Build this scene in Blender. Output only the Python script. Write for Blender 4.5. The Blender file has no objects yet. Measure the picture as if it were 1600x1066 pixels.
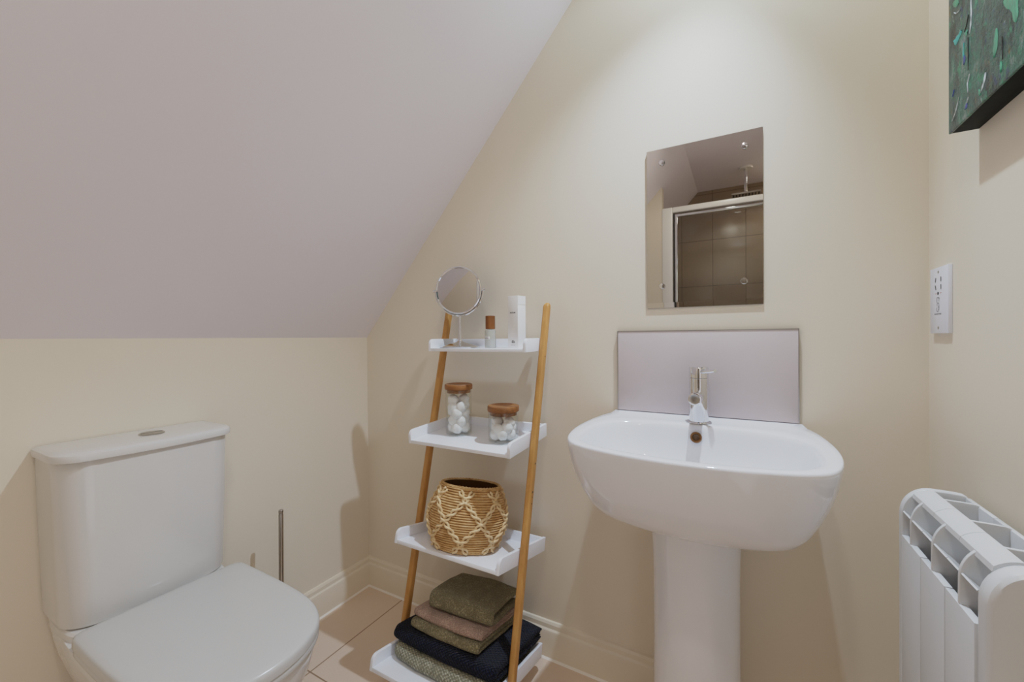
import bpy, bmesh, math, random
from mathutils import Vector, Matrix, noise
random.seed(7)
SC = bpy.context.scene
COL = SC.collection
PI = math.pi

# ------------------------------------------------------------------ materials
def srgb(r, g, b):
    f = lambda c: (c/255/12.92) if c/255 <= .04045 else ((c/255+.055)/1.055)**2.4
    return (f(r), f(g), f(b), 1.0)

class NT:
    def __init__(s, name):
        s.m = bpy.data.materials.new(name); s.m.use_nodes = True
        s.n = s.m.node_tree.nodes; s.l = s.m.node_tree.links
        s.n.clear()
        s.out = s.n.new('ShaderNodeOutputMaterial')
    def add(s, t, **kw):
        nd = s.n.new(t)
        for k, v in kw.items():
            if k.startswith('i_'):
                key = k[2:].replace('_', ' ')
                nd.inputs[key].default_value = v
            else: setattr(nd, k, v)
        return nd
    def link(s, a, b): s.l.new(a, b)
    def math(s, op, a, b=None):
        nd = s.add('ShaderNodeMath', operation=op)
        for i, v in enumerate((a, b)):
            if v is None: continue
            if isinstance(v, (int, float)): nd.inputs[i].default_value = v
            else: s.link(v, nd.inputs[i])
        return nd.outputs[0]
    def mix(s, fac, a, b):
        nd = s.add('ShaderNodeMix', data_type='RGBA')
        for sock, v in ((nd.inputs[0], fac), (nd.inputs[6], a), (nd.inputs[7], b)):
            if isinstance(v, (int, float, tuple)): sock.default_value = v
            else: s.link(v, sock)
        return nd.outputs[2]
    def coords(s, kind='Object', scale=(1, 1, 1)):
        tc = s.add('ShaderNodeTexCoord')
        mp = s.add('ShaderNodeMapping'); mp.inputs['Scale'].default_value = scale
        s.link(tc.outputs[kind], mp.inputs[0])
        return mp.outputs[0]
    def noise(s, vec, scale, detail=3, rough=.5):
        nd = s.add('ShaderNodeTexNoise'); nd.inputs['Scale'].default_value = scale
        nd.inputs['Detail'].default_value = detail; nd.inputs['Roughness'].default_value = rough
        s.link(vec, nd.inputs['Vector'])
        return nd.outputs['Fac']
    def ramp(s, fac, stops):
        nd = s.add('ShaderNodeValToRGB'); e = nd.color_ramp.elements
        while len(e) < len(stops): e.new(.5)
        for el, (p, c) in zip(e, stops): el.position = p; el.color = c
        s.link(fac, nd.inputs[0])
        return nd.outputs[0]
    def principled(s, color, rough=.5, metal=0.0, spec=.5, coat=0.0, bump=None, bstr=.2, bdist=.002):
        p = s.add('ShaderNodeBsdfPrincipled')
        if isinstance(color, tuple): p.inputs['Base Color'].default_value = color
        else: s.link(color, p.inputs['Base Color'])
        if isinstance(rough, (int, float)): p.inputs['Roughness'].default_value = rough
        else: s.link(rough, p.inputs['Roughness'])
        p.inputs['Metallic'].default_value = metal
        p.inputs['Specular IOR Level'].default_value = spec
        p.inputs['Coat Weight'].default_value = coat
        p.inputs['Coat Roughness'].default_value = .05
        if bump is not None:
            b = s.add('ShaderNodeBump'); b.inputs['Strength'].default_value = bstr
            b.inputs['Distance'].default_value = bdist
            s.link(bump, b.inputs['Height']); s.link(b.outputs[0], p.inputs['Normal'])
        s.link(p.outputs[0], s.out.inputs[0])
        return p

def paint(name, c, var=.03, rough=.6):
    t = NT(name); v = t.coords()
    n1 = t.noise(v, 1.7, 2); n2 = t.noise(v, 220, 2)
    dark = tuple(x*(1-var) for x in c[:3])+(1,)
    t.principled(t.mix(n1, dark, c), rough, spec=.25, bump=n2, bstr=.06, bdist=.001)
    return t.m
def plain(name, c, rough=.4, metal=0., spec=.5, coat=0.):
    t = NT(name); v = t.coords(); n = t.noise(v, 14, 2)
    dk = tuple(x*.97 for x in c[:3])+(1,)
    t.principled(t.mix(n, dk, c), rough, metal, spec, coat)
    return t.m
def wood(name, a, b, scale=(60, 60, 4), rough=.45):
    t = NT(name); v = t.coords(scale=scale)
    n = t.noise(v, 1.0, 5, .6); n2 = t.noise(t.coords(scale=(9, 9, 2)), 1, 2)
    col = t.ramp(n, [(.32, a), (.68, b)])
    dk = tuple(x*.7 for x in a[:3])+(1,)
    col = t.mix(t.math('MULTIPLY', t.math('SUBTRACT', n2, .45), 1.6), col, dk)
    t.principled(col, rough, spec=.35, bump=n, bstr=.15, bdist=.0006)
    return t.m
def tile_mat(name, c, grout, axes, pitch, off, w, rough=.28):
    t = NT(name)
    g = t.add('ShaderNodeNewGeometry'); sp = t.add('ShaderNodeSeparateXYZ'); t.link(g.outputs['Position'], sp.inputs[0])
    masks = []
    for ax, p, o in zip(axes, pitch, off):
        f = t.math('FRACT', t.math('DIVIDE', t.math('SUBTRACT', sp.outputs['XYZ'.index(ax)], o-w/2), p))
        masks.append(t.math('LESS_THAN', f, w/p))
    m = t.math('MAXIMUM', masks[0], masks[1])
    n = t.noise(g.outputs['Position'], 5, 4, .6); n2 = t.noise(g.outputs['Position'], 40, 3)
    lo = tuple(x*.9 for x in c[:3])+(1,); hi = tuple(min(1, x*1.06) for x in c[:3])+(1,)
    col = t.mix(m, t.mix(n2, t.mix(n, lo, hi), c), grout)
    rr = t.math('ADD', t.math('MULTIPLY', m, .5), rough)
    t.principled(col, rr, spec=.4, bump=t.math('SUBTRACT', 1, m), bstr=.4, bdist=.001)
    return t.m
def thin_glass(name, tint=(1, 1, 1, 1), rough=0.0, refl=1.0):
    t = NT(name)
    tr = t.add('ShaderNodeBsdfTransparent'); tr.inputs[0].default_value = tint
    gl = t.add('ShaderNodeBsdfGlossy'); gl.inputs['Roughness'].default_value = rough
    lw = t.add('ShaderNodeLayerWeight'); lw.inputs[0].default_value = .5      # Schlick reflectance from the facing angle
    sch = t.math('ADD', t.math('MULTIPLY', t.math('POWER', lw.outputs['Facing'], 5), .9), .04)
    mx = t.add('ShaderNodeMixShader'); t.link(t.math('MULTIPLY', sch, refl), mx.inputs[0])
    t.link(tr.outputs[0], mx.inputs[1]); t.link(gl.outputs[0], mx.inputs[2]); t.link(mx.outputs[0], t.out.inputs[0])
    return t.m
def frosted(name):
    t = NT(name)
    tr = t.add('ShaderNodeBsdfTransparent'); tr.inputs[0].default_value = (.86, .88, .84, 1)
    p = t.add('ShaderNodeBsdfPrincipled'); p.inputs['Base Color'].default_value = (.62, .61, .56, 1); p.inputs['Roughness'].default_value = .25
    mx = t.add('ShaderNodeMixShader'); mx.inputs[0].default_value = .45
    t.link(tr.outputs[0], mx.inputs[1]); t.link(p.outputs[0], mx.inputs[2]); t.link(mx.outputs[0], t.out.inputs[0])
    return t.m
def towel_mat(name, a, b, waffle=0, fs=420):
    t = NT(name); v = t.coords()
    n = t.noise(v, fs*.75, 3, .8); n2 = t.noise(v, 30, 2)
    vo = t.add('ShaderNodeTexVoronoi'); vo.inputs['Scale'].default_value = 260; t.link(v, vo.inputs['Vector'])
    h = t.math('ADD', n, t.math('MULTIPLY', vo.outputs['Distance'], .8))
    if waffle:
        sp = t.add('ShaderNodeSeparateXYZ'); t.link(v, sp.inputs[0])
        s1 = t.math('SINE', t.math('MULTIPLY', sp.outputs[0], waffle))
        s2 = t.math('SINE', t.math('MULTIPLY', t.math('ADD', sp.outputs[1], t.math('MULTIPLY', sp.outputs[2], 1.0)), waffle))
        h = t.math('ADD', t.math('MULTIPLY', t.math('MULTIPLY', s1, s2), .35), h)
    col = t.ramp(t.math('ADD', t.math('MULTIPLY', h, .42), t.math('MULTIPLY', n2, .25)), [(.34, tuple(x*.7 for x in a[:3])+(1,)), (.52, a), (.72, b)])
    p = t.principled(col, .95, spec=.1, bump=h, bstr=1.0, bdist=.006)
    p.inputs['Sheen Weight'].default_value = .06 if b[2] < .1 else .2
    return t.m

M = {}
M['wall'] = paint('cream wall paint', srgb(230, 219, 200))
M['slope'] = paint('white ceiling paint', srgb(238, 233, 240))
M['skirting'] = plain('cream satin skirting', srgb(230, 218, 197), .35)
M['floor'] = tile_mat('beige floor tiles', srgb(222, 199, 178), srgb(150, 122, 98), 'XY', (.45, .437), (.217, 0.0), .0045)
M['sealant'] = plain('white sealant', srgb(240, 232, 220), .4)
M['ceramic'] = plain('white glazed ceramic', srgb(234, 235, 240), .08, spec=.55)
M['plastic'] = plain('white toilet seat plastic', srgb(196, 195, 192), .2)
M['loo'] = plain('white toilet ceramic', srgb(214, 211, 207), .08, spec=.55)
M['dark'] = plain('dark gap', srgb(40, 36, 32), .7)
M['chrome'] = plain('chrome', (.78, .79, .82, 1), .05, metal=1.0)
M['steel'] = plain('brushed steel', (.45, .42, .38, 1), .28, metal=1.0)
M['bronze'] = plain('bronze overflow ring', srgb(150, 112, 76), .25, metal=.9)
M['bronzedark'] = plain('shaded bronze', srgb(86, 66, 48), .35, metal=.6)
M['tray'] = plain('white painted shelf', srgb(238, 240, 246), .35)
M['bamboo'] = wood('bamboo', srgb(176, 122, 62), srgb(204, 150, 84))
M['lidwood'] = wood('acacia lid', srgb(110, 66, 32), srgb(164, 108, 58), (8, 60, 60))
M['capwood'] = wood('walnut cap', srgb(104, 60, 26), srgb(142, 86, 40), (90, 90, 12))
M['glass'] = thin_glass('clear glass', (.97, .98, .97, 1))
M['bottleglass'] = frosted('frosted glass')
def mirror_mat(name, c):
    t = NT(name); p = t.principled(c, .015, metal=1.0); return t.m
M['mirror'] = mirror_mat('mirror silvering', (.60, .575, .54, 1))
M['bevelglass'] = mirror_mat('mirror bevel', (.72, .70, .66, 1))
M['rmirror'] = mirror_mat('round mirror silvering', (.60, .585, .59, 1))
M['card'] = plain('white card', srgb(235, 233, 230), .5)
M['ink'] = plain('dark print', srgb(60, 56, 54), .6)
M['inklight'] = plain('grey print', srgb(130, 128, 128), .6)
M['red'] = plain('red print', srgb(190, 80, 80), .5)
M['cotton'] = plain('cotton wool', srgb(246, 244, 244), .95, spec=.1)
M['socket'] = plain('white socket plastic', srgb(232, 234, 244), .3)
M['rad'] = plain('white radiator enamel', srgb(216, 217, 218), .28)
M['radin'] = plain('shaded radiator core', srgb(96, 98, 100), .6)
M['splash'] = None
t = NT('mauve beige splash tile'); v = t.coords(); n = t.noise(v, 9, 4, .65); n2 = t.noise(v, 130, 2)
t.principled(t.mix(n2, t.mix(n, srgb(196, 184, 184), srgb(210, 199, 198)), srgb(204, 192, 190)), .32, spec=.4, bump=n2, bstr=.05); M['splash'] = t.m
M['showertile'] = tile_mat('taupe shower tiles', srgb(150, 134, 116), srgb(92, 80, 68), 'XZ', (.25, .40), (1.24, 1.92), .004, .15)
M['frame'] = plain('white aluminium frame', srgb(236, 234, 230), .3)
# basket
t = NT('woven seagrass'); v = t.coords(scale=(1, 1, 3)); n = t.noise(v, 26, 4, .7); n2 = t.noise(t.coords(), 160, 3)
c1 = t.ramp(n, [(.3, srgb(168, 122, 72)), (.5, srgb(206, 166, 112)), (.72, srgb(232, 204, 158))])
t.principled(t.mix(t.math('MULTIPLY', n2, .4), c1, srgb(190, 146, 92)), .7, spec=.2, bump=n2, bstr=.5, bdist=.002); M['basket'] = t.m
t = NT('pale raffia braid'); n = t.noise(t.coords(), 60, 3, .7)
t.principled(t.ramp(n, [(.3, srgb(206, 168, 116)), (.7, srgb(240, 216, 172))]), .7, spec=.2, bump=n, bstr=.3); M['braid'] = t.m
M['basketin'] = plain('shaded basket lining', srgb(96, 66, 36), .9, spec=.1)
# painting
t = NT('abstract green oil paint'); v = t.coords(scale=(1, 6, 2.2))
n = t.math('ADD', t.math('MULTIPLY', t.noise(v, 7.0, 8, .72), .6), t.math('MULTIPLY', t.noise(t.coords(scale=(1, 4, 1.5)), 3.0, 4, .6), .4)); nb = t.noise(t.coords(scale=(1, 9, 4)), 7, 5, .7); nc = t.noise(t.coords(scale=(1, 12, 5)), 6, 4, .6); nd = t.noise(t.coords(), 90, 4, .7)
c = t.ramp(n, [(.39, srgb(8, 24, 26)), (.45, srgb(32, 60, 58)), (.50, srgb(62, 88, 84)), (.545, srgb(32, 100, 82)), (.60, srgb(116, 132, 128))])
c = t.mix(t.ramp(nb, [(.56, (0, 0, 0, 1)), (.66, (1, 1, 1, 1))]), c, srgb(44, 132, 98))
c = t.mix(t.ramp(nc, [(.63, (0, 0, 0, 1)), (.72, (1, 1, 1, 1))]), c, srgb(104, 90, 54))
c = t.mix(t.ramp(t.noise(t.coords(scale=(1, 8, 4)), 11, 4, .6), [(.62, (0, 0, 0, 1)), (.70, (1, 1, 1, 1))]), c, srgb(30, 50, 96))
c = t.mix(t.ramp(t.noise(t.coords(scale=(1, 10, 3)), 15, 4, .6), [(.66, (0, 0, 0, 1)), (.75, (1, 1, 1, 1))]), c, srgb(176, 196, 188))
t.principled(c, .35, spec=.5, bump=t.math('ADD', nd, nb), bstr=.8, bdist=.004); M['canvas'] = t.m
t = NT('dark canvas edge'); n = t.noise(t.coords(scale=(1, 2, 1)), 14, 4, .6)
t.principled(t.ramp(n, [(.35, srgb(3, 6, 6)), (.6, srgb(9, 17, 14)), (.75, srgb(26, 25, 12))]), .7, spec=.15, bump=n, bstr=.4); M['canvasedge'] = t.m
for k, cc in dict(teal=(30, 178, 168), white=(214, 226, 230), blue=(34, 58, 140), black=(14, 20, 22), green=(58, 158, 118)).items():
    t = NT('oil dab '+k); n = t.noise(t.coords(scale=(1, 40, 6)), 8, 3)
    t.principled(t.mix(t.ramp(n, [(.4, (0, 0, 0, 1)), (.65, (1, 1, 1, 1))]), srgb(*cc), srgb(*[int(x*.6+30) for x in cc])), .3, bump=n, bstr=.6); M['dab_'+k] = t.m
M['t_sage'] = towel_mat('sage towel', srgb(156, 152, 124), srgb(222, 218, 190), waffle=520)
M['t_navy'] = towel_mat('navy towel', srgb(5, 7, 20), srgb(20, 27, 58), waffle=560)
M['t_olive'] = towel_mat('olive towel', srgb(132, 122, 88), srgb(192, 182, 142))
M['t_olive2'] = towel_mat('khaki towel', srgb(138, 128, 92), srgb(200, 190, 150))
M['t_olivew'] = towel_mat('olive waffle towel', srgb(112, 104, 74), srgb(164, 156, 120), waffle=700)
M['t_pink'] = towel_mat('dusty pink towel', srgb(196, 162, 144), srgb(236, 206, 186))
def emis(name, c, s):
    t = NT(name); e = t.add('ShaderNodeEmission'); e.inputs[0].default_value = c; e.inputs[1].default_value = s
    t.link(e.outputs[0], t.out.inputs[0]); return t.m
M['lens'] = emis('lamp lens', (1, .95, .88, 1), 8)

# ------------------------------------------------------------------ mesh helpers
class MB:
    def __init__(s): s.v = []; s.f = []; s.mi = []
    def add(s, verts, faces, mi=0):
        o = len(s.v); s.v += [Vector(p) for p in verts]
        s.f += [tuple(i+o for i in f) for f in faces]; s.mi += [mi]*len(faces)
        return s
    def box(s, x0, x1, y0, y1, z0, z1, bev=0.0, seg=2, mi=0):
        bm = bmesh.new(); bmesh.ops.create_cube(bm, size=1)
        for v in bm.verts: v.co = Vector(((x0+x1)/2+v.co.x*(x1-x0), (y0+y1)/2+v.co.y*(y1-y0), (z0+z1)/2+v.co.z*(z1-z0)))
        if bev: bmesh.ops.bevel(bm, geom=bm.edges[:], offset=bev, segments=seg, affect='EDGES', profile=.5)
        return s.frombm(bm, mi)
    def frombm(s, bm, mi=0):
        bm.verts.index_update()
        s.add([v.co.copy() for v in bm.verts], [[v.index for v in f.verts] for f in bm.faces], mi); bm.free(); return s
    def loft(s, rings, cap0=True, cap1=True, closed=True, mi=0):
        n = len(rings[0]); vs = [p for r in rings for p in r]; fs = []
        for i in range(len(rings)-1):
            for j in range(n if closed else n-1):
                k = (j+1) % n; fs.append((i*n+j, i*n+k, (i+1)*n+k, (i+1)*n+j))
        if cap0: fs.append(tuple(range(n))[::-1])
        if cap1: fs.append(tuple((len(rings)-1)*n+j for j in range(n)))
        return s.add(vs, fs, mi)
    def lathe(s, prof, c=(0, 0, 0), axis=(0, 0, 1), seg=40, mi=0, cap0=True, cap1=True):
        q = Vector(axis).normalized().to_track_quat('Z', 'Y'); c = Vector(c)
        rings = [[c+q @ Vector((r*math.cos(2*PI*j/seg), r*math.sin(2*PI*j/seg), z)) for j in range(seg)] for r, z in prof]
        return s.loft(rings, cap0, cap1, mi=mi)
    def cyl(s, a, b, r, seg=24, bev=0.0, mi=0):
        a = Vector(a); b = Vector(b); L = (b-a).length
        pr = [(r, 0), (r, L)] if not bev else [(r-bev, 0), (r-bev*.3, bev*.3), (r, bev), (r, L-bev), (r-bev*.3, L-bev*.3), (r-bev, L)]
        return s.lathe(pr, a, b-a, seg, mi)
    def tube(s, pts, rad, seg=8, mi=0, closed=False):
        pts = [Vector(p) for p in pts]; rings = []; up = Vector((0, 0, 1)); n = len(pts)
        prev = None
        for i, p in enumerate(pts):
            a = pts[(i-1) % n] if (closed or i) else p; b = pts[(i+1) % n] if (closed or i < n-1) else p
            t = (b-a).normalized()
            u = t.cross(up if abs(t.z) < .9 else Vector((1, 0, 0))).normalized() if prev is None else (prev-t*prev.dot(t)).normalized()
            prev = u; w = t.cross(u)
            r = rad(i/(n-1)) if callable(rad) else rad
            rings.append([p+u*(r*math.cos(2*PI*j/seg))+w*(r*math.sin(2*PI*j/seg)) for j in range(seg)])
        if closed: rings.append(rings[0])
        return s.loft(rings, not closed, not closed, mi=mi)
    def prism(s, poly, axis, a, b, mi=0, bev=0.0):
        """poly = 2-D outline in the two other axes (in xyz order), extruded from a to b."""
        def P(p, t):
            return Vector({'x': (t, p[0], p[1]), 'y': (p[0], t, p[1]), 'z': (p[0], p[1], t)}[axis])
        bm = bmesh.new(); n = len(poly)
        v0 = [bm.verts.new(P(p, a)) for p in poly]; v1 = [bm.verts.new(P(p, b)) for p in poly]
        e = []
        f0 = bm.faces.new(v0[::-1]); f1 = bm.faces.new(v1)
        for j in range(n):
            k = (j+1) % n; bm.faces.new((v0[j], v0[k], v1[k], v1[j]))
        bmesh.ops.recalc_face_normals(bm, faces=bm.faces[:])
        if bev:
            bmesh.ops.bevel(bm, geom=list(f0.edges)+list(f1.edges), offset=bev, segments=3, affect='EDGES', profile=.5)
        return s.frombm(bm, mi)

def link(name, mb, mats, parent=None, off=None, smooth=True, angle=35, recalc=True):
    me = bpy.data.meshes.new(name)
    o3 = Vector(off) if off is not None else Vector((0, 0, 0))
    me.from_pydata([tuple(v-o3) for v in mb.v], [], mb.f)
    for m in (mats if isinstance(mats, (list, tuple)) else [mats]): me.materials.append(m)
    me.polygons.foreach_set('material_index', mb.mi)
    if recalc:
        bm = bmesh.new(); bm.from_mesh(me); bmesh.ops.recalc_face_normals(bm, faces=bm.faces[:]); bm.to_mesh(me); bm.free()
    if smooth:
        me.polygons.foreach_set('use_smooth', [True]*len(me.polygons))
        me.set_sharp_from_angle(angle=math.radians(angle))
    ob = bpy.data.objects.new(name, me); COL.objects.link(ob)
    if parent is not None: ob.parent = parent
    return ob

def tag(o, label, cat, group=None):
    o['label'] = label; o['category'] = cat
    if group: o['group'] = group
    return o
def thing(name, label, cat, loc=(0, 0, 0), rot=(0, 0, 0), group=None):
    o = bpy.data.objects.new(name, None); COL.objects.link(o); o.location = loc; o.rotation_euler = rot
    o.empty_display_size = .05
    return tag(o, label, cat, group)
def struct(name, mb, mat, **k):
    o = link(name, mb, mat, **k); o['kind'] = 'structure'; return o

def spline(ctrl, n, closed=True):
    """Catmull-Rom through ctrl, resampled to n points by arc length."""
    m = len(ctrl); pts = []
    for i in range(m):
        p0, p1, p2, p3 = (Vector(ctrl[(i+k) % m]) for k in (-1, 0, 1, 2))
        for j in range(16):
            t = j/16
            pts.append(.5*((2*p1)+(p2-p0)*t+(2*p0-5*p1+4*p2-p3)*t*t+(3*p1-p0-3*p2+p3)*t**3))
    L = [0]
    for i in range(len(pts)): L.append(L[-1]+(pts[(i+1) % len(pts)]-pts[i]).length)
    out = []; k = 0
    for i in range(n):
        d = L[-1]*i/n
        while L[k+1] < d: k += 1
        f = (d-L[k])/max(1e-9, L[k+1]-L[k])
        out.append(pts[k].lerp(pts[(k+1) % len(pts)], f))
    return out

# ------------------------------------------------------------------ room
W = 1.8132; SL = 1.124; KZ = 1.087; CZ = 2.35; XJ = (CZ-KZ)/SL; YB = -2.7
mb = MB().box(-.1, W+.1, YB-.1, .1, -.1, 0); struct('floor', mb, M['floor'], smooth=False)
mb = MB().box(-.1, 0, YB-.1, .1, 0, KZ); struct('wall_left', mb, M['wall'], smooth=False)
mb = MB().prism([(0, 0), (W, 0), (W, CZ), (XJ, CZ), (0, KZ)], 'y', 0, .1); struct('wall_back', mb, M['wall'], smooth=False)
mb = MB().box(W, W+.1, YB-.1, .1, 0, CZ); struct('wall_right', mb, M['wall'], smooth=False)
mb = MB().prism([(0, 0), (W, 0), (W, CZ), (XJ, CZ), (0, KZ)], 'y', YB-.1, YB); struct('wall_front', mb, M['showertile'], smooth=False)
mb = MB().prism([(0, KZ), (XJ, CZ), (W+.1, CZ), (W+.1, CZ+.1), (XJ-.05, CZ+.1), (-.1, KZ+.02), (-.1, KZ)], 'y', YB-.1, .1); struct('ceiling', mb, M['slope'], smooth=False)
# partition beside the shower (seen in the wall mirror)
xs = .955
mb = MB().prism([(0, 0), (xs, 0), (xs, KZ+SL*xs), (0, KZ)], 'y', -1.93, -1.85); struct('wall_shower', mb, M['wall'], smooth=False)
def skirt_prof(s):   # (distance from wall, z)
    return [(0, 0), (.018, 0), (.018, .088), (.016, .094), (.011, .099), (.010, .112), (.006, .119), (0, .1205)]
mb = MB().prism([(p, z) for p, z in skirt_prof(1)], 'y', -1.85, 0); struct('baseboard_left', mb, M['skirting'], angle=25)
mb = MB().prism([(-p, z) for p, z in skirt_prof(1)], 'x', 0, W); struct('baseboard_back', mb, M['skirting'], angle=25)
mb = MB().prism([(W-p, z) for p, z in skirt_prof(1)], 'y', -1.0, -.018); struct('baseboard_right', mb, M['skirting'], angle=25)
mb = MB().prism([(.017, 0), (.024, 0), (.017, .006)], 'y', -1.85, -.017); struct('trim_1', mb, M['sealant'])
mb = MB().prism([(-.017, 0), (-.024, 0), (-.017, .006)], 'x', .017, W-.017); struct('trim_2', mb, M['sealant'])

# ------------------------------------------------------------------ toilet
yc = -.806
T = thing('toilet', 'white close-coupled toilet with closed lid against the low left wall', 'toilet', (.25, yc, 0))
TO = (.25, yc, 0)
def cist(w0, w1, xf, z, r=.062, yoff=-.012, bow=.011):
    pts = [(0.004, w0), (0.004, w1)]
    n = 8
    ctr = (xf-r, w1-r)
    for i in range(n+1):
        a = PI/2-PI/2*i/n; pts.append((ctr[0]+r*math.cos(a)*1.0, ctr[1]+r*math.sin(a)))
    for i in range(1, 8):
        f = i/8; yv = (w1-r)+(w0+r-(w1-r))*f; pts.append((xf+bow*math.sin(PI*f), yv))
    ctr = (xf-r, w0+r)
    for i in range(n+1):
        a = -PI/2*i/n; pts.append((ctr[0]+r*math.cos(a), ctr[1]+r*math.sin(a)))
    return [Vector((x, y, z)) for x, y in pts]
Y0, Y1 = -.978, -.632
rings = []
for z, d in ((.436, .016), (.440, .010), (.450, .008), (.64, .003), (.805, 0), (.812, .001), (.812, .012)):
    rings.append(cist(Y0+d, Y1-d, .172-d*.6, z))
link('cistern', MB().loft(rings), M['loo'], T, TO)
rings = []
for z, d in ((.8125, .010), (.8128, .001), (.815, -.003), (.824, -.004), (.830, -.002), (.8335, .003), (.835, .010), (.8355, .03)):
    rings.append(cist(Y0+d-.003, Y1-d+.003, .178-d, z, .057))
lid = link('cistern_lid', MB().loft(rings), M['loo'], T, TO)
fb = MB().lathe([(.0265, .8345), (.0265, .8375), (.024, .8388), (.001, .8392)], (.084, -.789, 0), seg=40)
fbo = link('flush_button', fb, M['steel'], lid, TO); fbo['label'] = 'oval brushed steel dual flush button'
link('button_divider', MB().box(.0835, .0845, -.812, -.766, .8385, .8395), M['dark'], fbo, TO)
def half(pts, N, zc):
    full = pts + [(x, -y) for x, y in reversed(pts) if abs(y) > 1e-6]
    return [Vector((p[0], yc+p[1], zc)) for p in spline([(a, b, 0) for a, b in full], N)]
LID = [(.186, 0), (.186, .08), (.187, .15), (.191, .164), (.204, .173), (.25, .174), (.32, .174), (.40, .172), (.48, .167), (.535, .157), (.58, .138), (.612, .110), (.633, .07), (.643, .035), (.646, 0)]
N = 96
def scl(o, sx, sy, z, cx=.42):
    return [Vector((cx+(p.x-cx)*sx, yc+(p.y-yc)*sy, z)) for p in o]
LID = [(.198+(x-.186)*1.02, y*.972) for x, y in LID]
DZ = .0145
base = half(LID, N, 0)
ly = []
for z, s in ((.4235, .985), (.4225, .998), (.426, 1.0), (.434, 1.0), (.439, .996), (.4425, .985), (.4445, .965), (.4462, .90), (.4475, .7), (.448, .3)):
    ly.append(scl(base, 1-(1-s)*.8, s, z+DZ))
link('seat_lid', MB().loft(ly), M['plastic'], T, TO)
ly = []
for z, s in ((.404, .97), (.405, .985), (.409, .992), (.416, .992), (.420, .985), (.4205, .97)):
    ly.append(scl(base, s, s, z+DZ))
link('seat', MB().loft(ly), M['plastic'], T, TO)
for dy in (-.07, .07):
    link('hinge', MB().cyl((.210, yc+dy-.022, .424), (.210, yc+dy+.022, .424), .0095, 20, .002), M['chrome'], T, TO)
link('lid_gap', MB().loft([scl(base, .975, .965, .4195+DZ), scl(base, .975, .965, .4240+DZ)]), M['dark'], T, TO)
# bowl with the shelf the cistern stands on
BOWL = [(.02, 0), (.02, .10), (.022, .150), (.035, .163), (.10, .166), (.17, .170), (.25, .170), (.34, .168), (.42, .166), (.50, .158), (.56, .142), (.60, .112), (.624, .07), (.634, .035), (.637, 0)]
BOWL = [(x*1.03, y*.975) for x, y in BOWL]
bb = half(BOWL, N, 0)
ly = []
for z, sx, sy, cx in ((0, .74, .62, .22), (.012, .745, .63, .22), (.10, .72, .60, .22), (.18, .76, .64, .22), (.25, .84, .76, .24), (.31, .91, .87, .26), (.36, .965, .95, .3), (.395, .99, .985, .32), (.413, .992, .99, .32), (.418, .985, .98, .32), (.418, .90, .88, .32)):
    ly.append(scl(bb, sx, sy, z, cx))
link('bowl', MB().loft(ly), M['loo'], T, TO)
SH = [(.006, 0), (.006, .12), (.008, .150), (.018, .159), (.06, .162), (.12, .161), (.155, .156), (.178, .142), (.189, .09), (.192, 0)]
sb = half(SH, 64, 0)
ly = [scl(sb, .9, .80, .29, .06), scl(sb, .95, .90, .35, .06), scl(sb, .99, .97, .400, .06), scl(sb, 1, .992, .420, .06), scl(sb, .996, .985, .431, .06), scl(sb, .97, .96, .4355, .06), scl(sb, .8, .8, .436, .06)]
link('cistern_shelf', MB().loft(ly), M['loo'], T, TO)

# toilet brush
bx, by = .13, -.478
B = thing('toilet_brush', 'slim steel toilet brush handle standing between toilet and left wall', 'toilet brush', (bx, by, 0))
link('holder', MB().lathe([(.036, 0), (.040, .004), (.040, .185), (.037, .19), (.012, .192)], (bx, by, 0), seg=32), M['steel'], B, (bx, by, 0))
hn = MB().lathe([(.0072, .185), (.0072, .508), (.0062, .5115), (.0072, .513), (.0072, .521), (.005, .523)], (bx, by, 0), (-.012, .015, 1), seg=24)
link('handle', hn, M['steel'], B, (bx, by, 0))

# ------------------------------------------------------------------ ladder shelf
XC, XL, XR = .6895, .500, .879
L = thing('ladder_shelf', 'bamboo ladder shelf with four white trays leaning on the back wall', 'shelf', (XC, -.2, 0))
LO = Vector((XC, -.2, 0))
def rail(x0, x1, knots=()):
    yf = lambda z: -.050-.241*(1.2-z)
    d = .025; r = .006; rings = []
    zs = [0.0]+[i*.05 for i in range(1, 24)]+[1.18]
    def sec(yc_, hd, hw, z):
        out = []
        for (sx, sy) in ((1, 1), (-1, 1), (-1, -1), (1, -1)):
            rr = min(r, hd*.95, hw*.95)
            for k in range(5):
                a0 = {(1, 1): 0, (-1, 1): PI/2, (-1, -1): PI, (1, -1): 1.5*PI}[(sx, sy)]
                a = a0+PI/2*k/4
                out.append(Vector(((x0+x1)/2+sx*(hw-rr)+rr*math.cos(a), yc_+sy*(hd-rr)+rr*math.sin(a), z)))
        return out
    hw = (x1-x0)/2
    for z in zs: rings.append(sec(yf(z)+d/2, d/2, hw, z))
    for k in range(1, 7):     # rounded top
        a = PI/2*k/6; z = 1.18+.014*math.sin(a)
        rings.append(sec(yf(z)+d/2, d/2*max(.25, math.cos(a)), hw*max(.45, math.cos(a*.75)), z))
    return MB().loft(rings)
link('rail', rail(XL-.0205, XL-.0005), M['bamboo'], L, LO)
rr = link('rail', rail(XR+.0005, XR+.0205), M['bamboo'], L, LO)
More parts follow.
